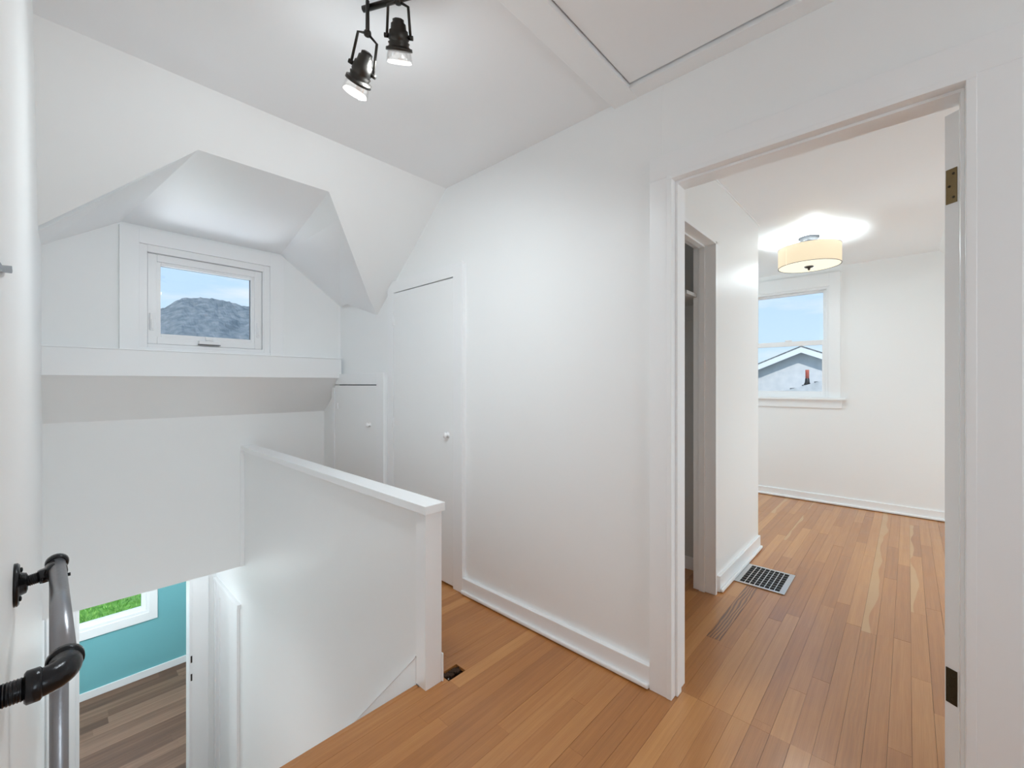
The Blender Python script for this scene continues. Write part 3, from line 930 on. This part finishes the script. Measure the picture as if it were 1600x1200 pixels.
bm = B(); lathe(bm, [(zt - ZB, rs), (zb_ - ZB, rs), (zb_ - ZB, rs - 0.003), (zt - ZB, rs - 0.003), (zt - ZB, rs)], lc, (0, 0, 1), 56, cap=False); sh = obj('drum_shade', bm, M['shade'], cl)
bm = B(); a0 = math.radians(232)
prism(bm, [lc + Vector(((rs + 0.001) * math.cos(a0), (rs + 0.001) * math.sin(a0), zb_ - ZB)), lc + Vector(((rs + 0.001) * math.cos(a0 + .06), (rs + 0.001) * math.sin(a0 + .06), zb_ - ZB)), lc + Vector(((rs + 0.001) * math.cos(a0 + .06), (rs + 0.001) * math.sin(a0 + .06), zt - ZB)), lc + Vector(((rs + 0.001) * math.cos(a0), (rs + 0.001) * math.sin(a0), zt - ZB))], (0.0004, 0.0004, 0))
obj('shade_seam', bm, M['shade'], sh)
bm = B(); lathe(bm, [(zb_ - ZB + 0.004, rs - 0.004), (zb_ - ZB + 0.001, rs - 0.004)], lc, (0, 0, 1), 56); obj('diffuser', bm, M['diffuser'], cl)
bm = B()
for (s0, s1) in ((zt - ZB - 0.002, zt - ZB + 0.001), (zb_ - ZB - 0.001, zb_ - ZB + 0.002)):
    lathe(bm, [(s0, rs + 0.0012), (s1, rs + 0.0012), (s1, rs - 0.0035), (s0, rs - 0.0035), (s0, rs + 0.0012)], lc, (0, 0, 1), 56, cap=False)
obj('shade_rim', bm, M['nickel'], sh)
bm = B(); lathe(bm, [(zb_ - ZB, 0.034), (zb_ - ZB - 0.006, 0.034), (zb_ - ZB - 0.012, 0.024), (zb_ - ZB - 0.014, 0.010), (zb_ - ZB - 0.026, 0.009), (zb_ - ZB - 0.032, 0.004)], lc, (0, 0, 1), 24); obj('finial', bm, M['bronze'], cl)
o = lamp('ceiling_lamp_bulb', 'POINT', (0, 0, 0), 26, 0.05, (0.79, 0.93, 1.0)); o.parent = cl; o.location = (0.0, 0.16, -0.195)
o = lamp('ceiling_lamp_bulb', 'POINT', (0, 0, 0), 26, 0.05, (0.79, 0.93, 1.0)); o.parent = cl; o.location = (0.0, -0.16, -0.195)
o = lamp('ceiling_lamp_glow', 'AREA', (0, 0, 0), 6, 0.38, (0.82, 0.94, 1.0)); o.parent = cl; o.location = (0, 0, zb_ - ZB - 0.003)

# ------------------------------------------------------------------ track light in the hall
tops = [Vector((-1.222, 0.660, 2.245)), Vector((-1.127, 0.708, 2.324))]
ends = [Vector((-1.317, 0.666, 2.160)), Vector((-1.176, 0.744, 2.230))]
tc_ = Vector((-1.10, 0.735, ZC))
tl = thing('track_light', tc_, 'dark bronze ceiling track light with clear-glass spot heads above the stairs', 'lamp')
bd = (Vector((-1.140, 0.716, 0)) - Vector((-1.236, 0.667, 0))).normalized()
bm = B(); lathe(bm, [(0, 0.06), (-0.018, 0.06), (-0.024, 0.05)], tc_ + bd * 0.12, (0, 0, 1), 28); obj('canopy', bm, M['bronze'], tl)
bm = B(); cyl(bm, Vector((-1.25, 0.660, ZC - 0.03)), Vector((-1.25, 0.660, ZC - 0.03)) + bd * 0.50, 0.009, 14); obj('bar', bm, M['bronze'], tl)
def spot(i):
    top, end = tops[i], ends[i]
    ax = (end - top).normalized()
    Lh = (end - top).length
    k = Lh / 0.132
    q = lambda pr: [(s * k, r) for s, r in pr]
    bm = B(); lathe(bm, q([(0.0, 0.010), (0.004, 0.017), (0.012, 0.017), (0.016, 0.022), (0.032, 0.0235), (0.035, 0.028), (0.062, 0.031), (0.066, 0.028), (0.070, 0.033), (0.078, 0.030), (0.084, 0.034), (0.0845, 0.040), (0.094, 0.041), (0.095, 0.030)]), top, ax, 28)
    hd = obj('spot_head', bm, M['bronze'], tl)
    bm = B(); lathe(bm, q([(0.095, 0.036), (0.112, 0.039), (0.130, 0.0405), (0.130, 0.0385), (0.112, 0.037), (0.095, 0.034)]), top, ax, 28, cap=False); obj('glass_shade', bm, M['lampglass'], hd)
    bm = B(); lathe(bm, q([(0.122, 0.035), (0.1295, 0.0385), (0.1325, 0.032)]), top, ax, 24); obj('bulb', bm, M['bulb'], hd)
    # yoke
    side = ax.cross(Vector((math.cos(0.75), math.sin(0.75), 0))).normalized()
    side = Vector((0.73, 0.68, 0)); side = (side - ax * side.dot(ax)).normalized()
    piv = Vector((top.x, top.y, min(top.z + 0.055, ZC - 0.05)))
    for sgn in (-1, 1):
        foot = top + ax * (0.052 * k) + side * sgn * 0.036
        hip = piv + side * sgn * 0.030 + Vector((0, 0, -0.012))
        bm = B(); tube(bm, [piv + side * sgn * 0.004, hip, foot], 0.0042, 8); obj('yoke_arm', bm, M['bronze'], hd)
        bm = B(); cyl(bm, foot - side * sgn * 0.006, foot + side * sgn * 0.008, 0.0065, 12); obj('thumb_screw', bm, M['bronze'], hd)
    bm = B(); cyl(bm, piv, (piv.x, piv.y, ZC - 0.022), 0.006, 12); lathe(bm, [(-0.006, 0.006), (-0.004, 0.011), (0.006, 0.011), (0.008, 0.006)], piv, (0, 0, 1), 14); obj('stem', bm, M['bronze'], hd)
    lp = end + ax * 0.012
    o = lamp('spot_bulb', 'AREA', lp, 5.2, 0.07, W_HALL)
    o.rotation_euler = (math.radians(2), math.radians(25), 0)
    o.parent = tl; o.location = lp - tc_
    o = lamp('spot_spill', 'POINT', lp + ax * 0.03, 0.9, 0.035, W_HALL)
    o.parent = tl; o.location = lp + ax * 0.03 - tc_
spot(0); spot(1)

# added flush lamp, unseen behind the camera, for fill
gl = Vector((-0.15, -0.55, ZC))
g = thing('fill_globe', gl, 'added round opal flush fill lamp, unseen behind the camera', 'lamp')
bm = B(); lathe(bm, [(0, 0.15), (-0.03, 0.15), (-0.032, 0.14)], gl, (0, 0, 1), 32); obj('lamp_base', bm, M['nickel'], g)
bm = B(); lathe(bm, [(-0.032, 0.14), (-0.07, 0.13), (-0.10, 0.10), (-0.12, 0.05), (-0.125, 0.0)], gl, (0, 0, 1), 32); obj('globe', bm, M['globe'], g)

# ------------------------------------------------------------------ pipe handrail
hr = thing('pipe_handrail', (-0.93, YL, 0.88), 'black iron and grey steel pipe handrail on the left wall above the stairs', 'handrail')
pn, pf = Vector((-0.752, 0.0098, 0.884)), Vector((-1.115, 0.0045, 0.899))
pd = (pf - pn).normalized()
bm = B(); cyl(bm, pn, pf, 0.0110, 28); obj('rail_pipe', bm, M['steel'], hr)
bm = B(); lathe(bm, [(-0.004, 0.0125), (0.0, 0.0150), (0.008, 0.0155), (0.013, 0.013), (0.016, 0.006)], pf, pd, 24); tag(obj('end_cap', bm, M['black'], hr), 'black end cap')
# near elbow turning into the wall
rc = 0.024
pts = [pn + Vector((-0.004, 0, 0))]
cen = pn + Vector((0.014, -rc, 0))
pts.append(pn + Vector((0.008, 0, 0)))
for k in range(0, 9):
    a = PI / 2 * k / 8
    pts.append(cen + Vector((rc * math.sin(a), rc * math.cos(a), 0)))
pts.append(cen + Vector((rc, -0.006, 0)))
bm = B(); tube(bm, pts, 0.0150, 24)
lathe(bm, [(-0.005, 0.015), (-0.004, 0.0172), (0.004, 0.0172), (0.006, 0.015)], pn + Vector((0.0, 0, 0)), (1, 0, 0), 24)
ey = cen + Vector((rc, 0, 0))
lathe(bm, [(-0.008, 0.015), (-0.006, 0.0175), (0.004, 0.0175), (0.006, 0.015)], ey, (0, 1, 0), 24)
obj('elbow', bm, M['black'], hr)
bm = B(); cyl(bm, ey, (ey.x, YL, ey.z), 0.0118, 20)
for k in range(7):
    y = ey.y - 0.010 - 0.0026 * k
    lathe(bm, [(-0.0008, 0.0118), (0, 0.0126), (0.0008, 0.0118)], (ey.x, y, ey.z), (0, 1, 0), 20, cap=False)
obj('nipple', bm, M['black'], hr)
def flange(c, axd, r=0.035, name='wall_flange'):
    bm = B(); lathe(bm, [(0, r), (0.004, r), (0.0065, r - 0.003), (0.007, 0.019), (0.014, 0.0165), (0.016, 0.012)], c, axd, 30)
    f = obj(name, bm, M['black'], hr)
    ax, u, w = basis(axd)
    for k in range(4):
        a = PI / 4 + k * PI / 2
        p = Vector(c) + ax * 0.0066 + (u * math.cos(a) + w * math.sin(a)) * 0.026
        bm = B(); lathe(bm, [(0, 0.0042), (0.002, 0.0042), (0.003, 0.002)], p, axd, 10); obj('screw', bm, M['black'], f)
    return f
bm = B(); lathe(bm, [(0, 0.029), (0.002, 0.029), (0.003, 0.027), (0.0035, 0.012)], (ey.x, YL, ey.z), (0, 1, 0), 30); obj('wall_flange', bm, M['black'], hr)
bx = -1.092
flange((bx, YL, 0.884), (0, 1, 0))
p0, p1 = Vector((bx, YL, 0.884)), Vector((bx + 0.004, 0.003, 0.893))
bd2 = (p1 - p0)
bm = B(); cyl(bm, p0, p1, 0.0085, 18)
for k in range(8):
    lathe(bm, [(-0.0008, 0.0085), (0, 0.0096), (0.0008, 0.0085)], p0 + bd2 * (0.36 + 0.045 * k), bd2, 18, cap=False)
obj('bracket_nipple', bm, M['black'], hr)
bm = B(); lathe(bm, [(0, 0.0115), (0.004, 0.0125), (0.012, 0.0125), (0.015, 0.0105)], p0 + bd2 * 0.58, bd2, 6)
obj('hex_coupling', bm, M['black'], hr)
bm = B(); lathe(bm, [(-0.016, 0.012), (-0.013, 0.0145), (0.013, 0.0145), (0.016, 0.012)], p1 + pd * 0.004 + Vector((0, 0, 0.001)), pd, 24)
for s in (-1, 1):
    cyl(bm, p1 + Vector((0.012, s * 0.013, -0.006)), p1 + Vector((0.012, s * 0.0175, -0.006)), 0.003, 8)
obj('saddle_ring', bm, M['black'], hr)
vx = -1.0
vt = pn + pd * ((vx - pn.x) / pd.x)
bm = B(); cyl(bm, (vt.x, vt.y, 0.01), (vt.x, vt.y, vt.z), 0.0110, 24); obj('post_pipe', bm, M['steel'], hr)
flange((vt.x, vt.y, 0.0), (0, 0, 1), name='floor_flange')

# black hook on the left wall
hk = thing('wall_hook', (-0.62, YL, 1.34), 'flat black metal hook arm on the left wall at the picture edge', 'hook')
bm = B(); prism(bm, [(-0.61, YL + 0.002, 1.334), (-0.73, YL + 0.002, 1.343), (-0.885, YL + 0.002, 1.369), (-0.898, YL + 0.002, 1.374), (-0.885, YL + 0.002, 1.379), (-0.73, YL + 0.002, 1.350), (-0.61, YL + 0.002, 1.341)], (0, 0.005, 0))
obj('hook_arm', bm, M['black'], hk)
bm = B(); box(bm, -0.64, -0.59, YL, YL + 0.009, 1.31, 1.37, 0.003); obj('hook_plate', bm, M['black'], hk)

# ------------------------------------------------------------------ floor register
rx0, rx1, ry0, ry1 = -0.792, -0.522, 2.868, 3.204
rg = thing('floor_register', ((rx0 + rx1) / 2, (ry0 + ry1) / 2, 0), 'silver metal floor register grille beside the bedroom partition', 'floor vent')
bm = B(); ring_box(bm, 'z', 0.0, 0.007, rx0, rx1, ry0, ry1, 0.030, 0.002, wb=0.018, wt=0.018); obj('register_frame', bm, M['chrome'], rg)
bm = B(); box(bm, rx0 + 0.01, rx1 - 0.01, ry0 + 0.01, ry1 - 0.01, 0.0002, 0.0016); obj('duct_shade', bm, M['dark'], rg)  # flat black plate paints the shaded depth below the grille
nx, ny = 8, 8
xa, xb, ya, yb = rx0 + 0.030, rx1 - 0.030, ry0 + 0.018, ry1 - 0.018
for k in range(1, nx):
    x = xa + (xb - xa) * k / nx
    bm = B(); box(bm, x - 0.0022, x + 0.0022, ya, yb, 0.002, 0.0055); obj('slat', bm, M['chrome'], rg)
for k in range(1, ny):
    y = ya + (yb - ya) * k / ny
    bm = B(); box(bm, xa, xb, y - 0.0013, y + 0.0013, 0.002, 0.005); obj('cross_bar', bm, M['chrome'], rg)

# ------------------------------------------------------------------ outside
bm = B(); box(bm, -60, 40, -50, 60, -3.4, -3.25)
struct('ground', bm, M['earth'], 'bare grey ground around the house', 'ground')
bm = B(); box(bm, -24, -7.6, -6, 8, -3.3, -3.2)
struct('lawn', bm, M['lawn'], 'green lawn outside the lower window', 'lawn')
gb = B()
for i in range(9000):
    x, y = random.uniform(-15.5, -8.6), random.uniform(-1.2, 3.2)
    h = random.uniform(0.05, 0.11); a = random.uniform(0, 2 * PI)
    dx, dy = 0.012 * math.cos(a), 0.012 * math.sin(a)
    lx, ly = random.uniform(-.05, .05), random.uniform(-.05, .05)
    v = [gb.verts.new((x - dx, y - dy, -3.2)), gb.verts.new((x + dx, y + dy, -3.2)), gb.verts.new((x + lx, y + ly, -3.2 + h))]
    gb.faces.new(v)
o = obj('lawn_grass', gb, M['blade'], None, recalc=False)
tag(o, 'bright green grass growing outside the lower window', 'grass', kind='stuff')

# mountain: bearings in degrees from +Y towards -X, ridge elevation as tangent
prof = [(60, .085), (66, .11), (70, .135), (73, .152), (74.58, .1559), (75.57, .1567), (76.77, .1633), (78.0, .1658), (79.08, .1648), (80.67, .1606), (81.37, .1517), (81.89, .1424), (82.35, .138), (84, .12), (88, .095), (95, .07), (105, .05), (120, .04)]
def elev(b_):
    for (a, e), (c, f) in zip(prof, prof[1:]):
        if a <= b_ <= c:
            return e + (f - e) * (b_ - a) / (c - a)
    return 0.03
bm = B()
rows, cols = 70, 300
grid = []
for j in range(rows):
    t = j / (rows - 1)
    row = []
    for i in range(cols):
        b_ = 60 + 60 * i / (cols - 1)
        D = 420 + 520 * t if t <= 1 else 0
        e = elev(b_)
        zr = 1.22 + 900 * e
        tt = min(1.0, t / 0.923)
        z = -25 + (zr + 25) * (tt ** 1.25) if tt < 1 else zr - (t - 0.923) * 400
        r0 = math.radians(b_); qx, qy = -D * math.sin(r0) * 0.022, D * math.cos(r0) * 0.022
        nzv = mnoise.fractal((qx * 0.6, qy * 0.6, z * 0.02), 1.0, 2.0, 6)
        D += 14 * nzv * (1 - abs(2 * tt - 1)) if tt < 1 else 0
        z += (7 * mnoise.fractal((qx * 2.0, qy * 2.0, 4.0 + z * 0.03), 1.0, 2.0, 5) * tt if tt < 0.98 else 1.6 * mnoise.fractal((b_ * 6.0, 0, 4.0), 1.0, 2.0, 4))
        r_ = math.radians(b_)
        row.append(bm.verts.new((-D * math.sin(r_), D * math.cos(r_), z)))
    grid.append(row)
for j in range(rows - 1):
    for i in range(cols - 1):
        bm.faces.new((grid[j][i], grid[j][i + 1], grid[j + 1][i + 1], grid[j + 1][i]))
o = obj('mountain', bm, M['hill'])
tag(o, 'hazy blue-grey flat-topped mountain seen through the dormer window', 'mountain')

# neighbouring house through the bedroom window
hs = thing('neighbour_house', (-2.3, 15, -3.2), 'pale stucco house with a shallow gable roof outside the bedroom window', 'house')
ax_, az = -2.27, 2.16
def gz(x): return az - 0.43 * abs(x - ax_)
bm = B()
prism(bm, [(-7.0, 15.0, -3.2), (2.4, 15.0, -3.2), (2.4, 15.0, gz(2.4)), (ax_, 15.0, az), (-7.0, 15.0, gz(-7.0))], (0, 8, 0))
obj('house_wall', bm, M['stucco'], hs)
for (xe, nm) in ((-7.5, 'roof'), (2.9, 'roof')):
    bm = B()
    prism(bm, [(ax_, 14.72, az + 0.13), (xe, 14.72, gz(xe) + 0.13), (xe, 14.72, gz(xe) + 0.17), (ax_, 14.72, az + 0.17)], (0, 8.5, 0))
    obj('roof', bm, M['shingle'], hs)
    bm = B()
    prism(bm, [(ax_, 14.72, az - 0.03), (xe, 14.72, gz(xe) - 0.03), (xe, 14.72, gz(xe) + 0.128), (ax_, 14.72, az + 0.128)], (0, 0.03, 0))
    obj('fascia', bm, M['fascia'], hs)
    bm = B()
    prism(bm, [(ax_, 14.755, az + 0.0), (xe, 14.755, gz(xe) + 0.0), (xe, 14.755, gz(xe) + 0.125), (ax_, 14.755, az + 0.125)], (0, 0.25, 0))
    obj('soffit', bm, M['soffit'], hs)
# lower roof in front with the vent pipe
bm = B()
prism(bm, [(-2.75, 13.0, 0.92), (-1.2, 13.0, 1.42), (0.6, 13.0, 0.75), (0.6, 13.0, -0.5), (-2.75, 13.0, -0.5)], (0, 1.95, 0))
lr = obj('porch_roof', bm, M['palroof'], hs)
for k in range(7):
    t = k / 6
    x = -2.75 + 1.55 * t
    bm = B(); box(bm, x - 0.012, x + 0.012, 12.99, 14.95, 0.92 + 0.5 * t, 0.95 + 0.5 * t); obj('roof_seam', bm, M['shingle'], lr)
vp = Vector((-1.93, 13.4, 1.16))
bm = B(); lathe(bm, [(0.0, 0.10), (0.10, 0.055), (0.20, 0.047), (0.21, 0.04)], vp, (0, 0, 1), 16); vb = obj('vent_boot', bm, M['black'], hs)
bm = B(); cyl(bm, vp + Vector((0, 0, 0.18)), vp + Vector((0, 0, 0.43)), 0.042, 16); obj('vent_pipe', bm, M['redpipe'], hs)
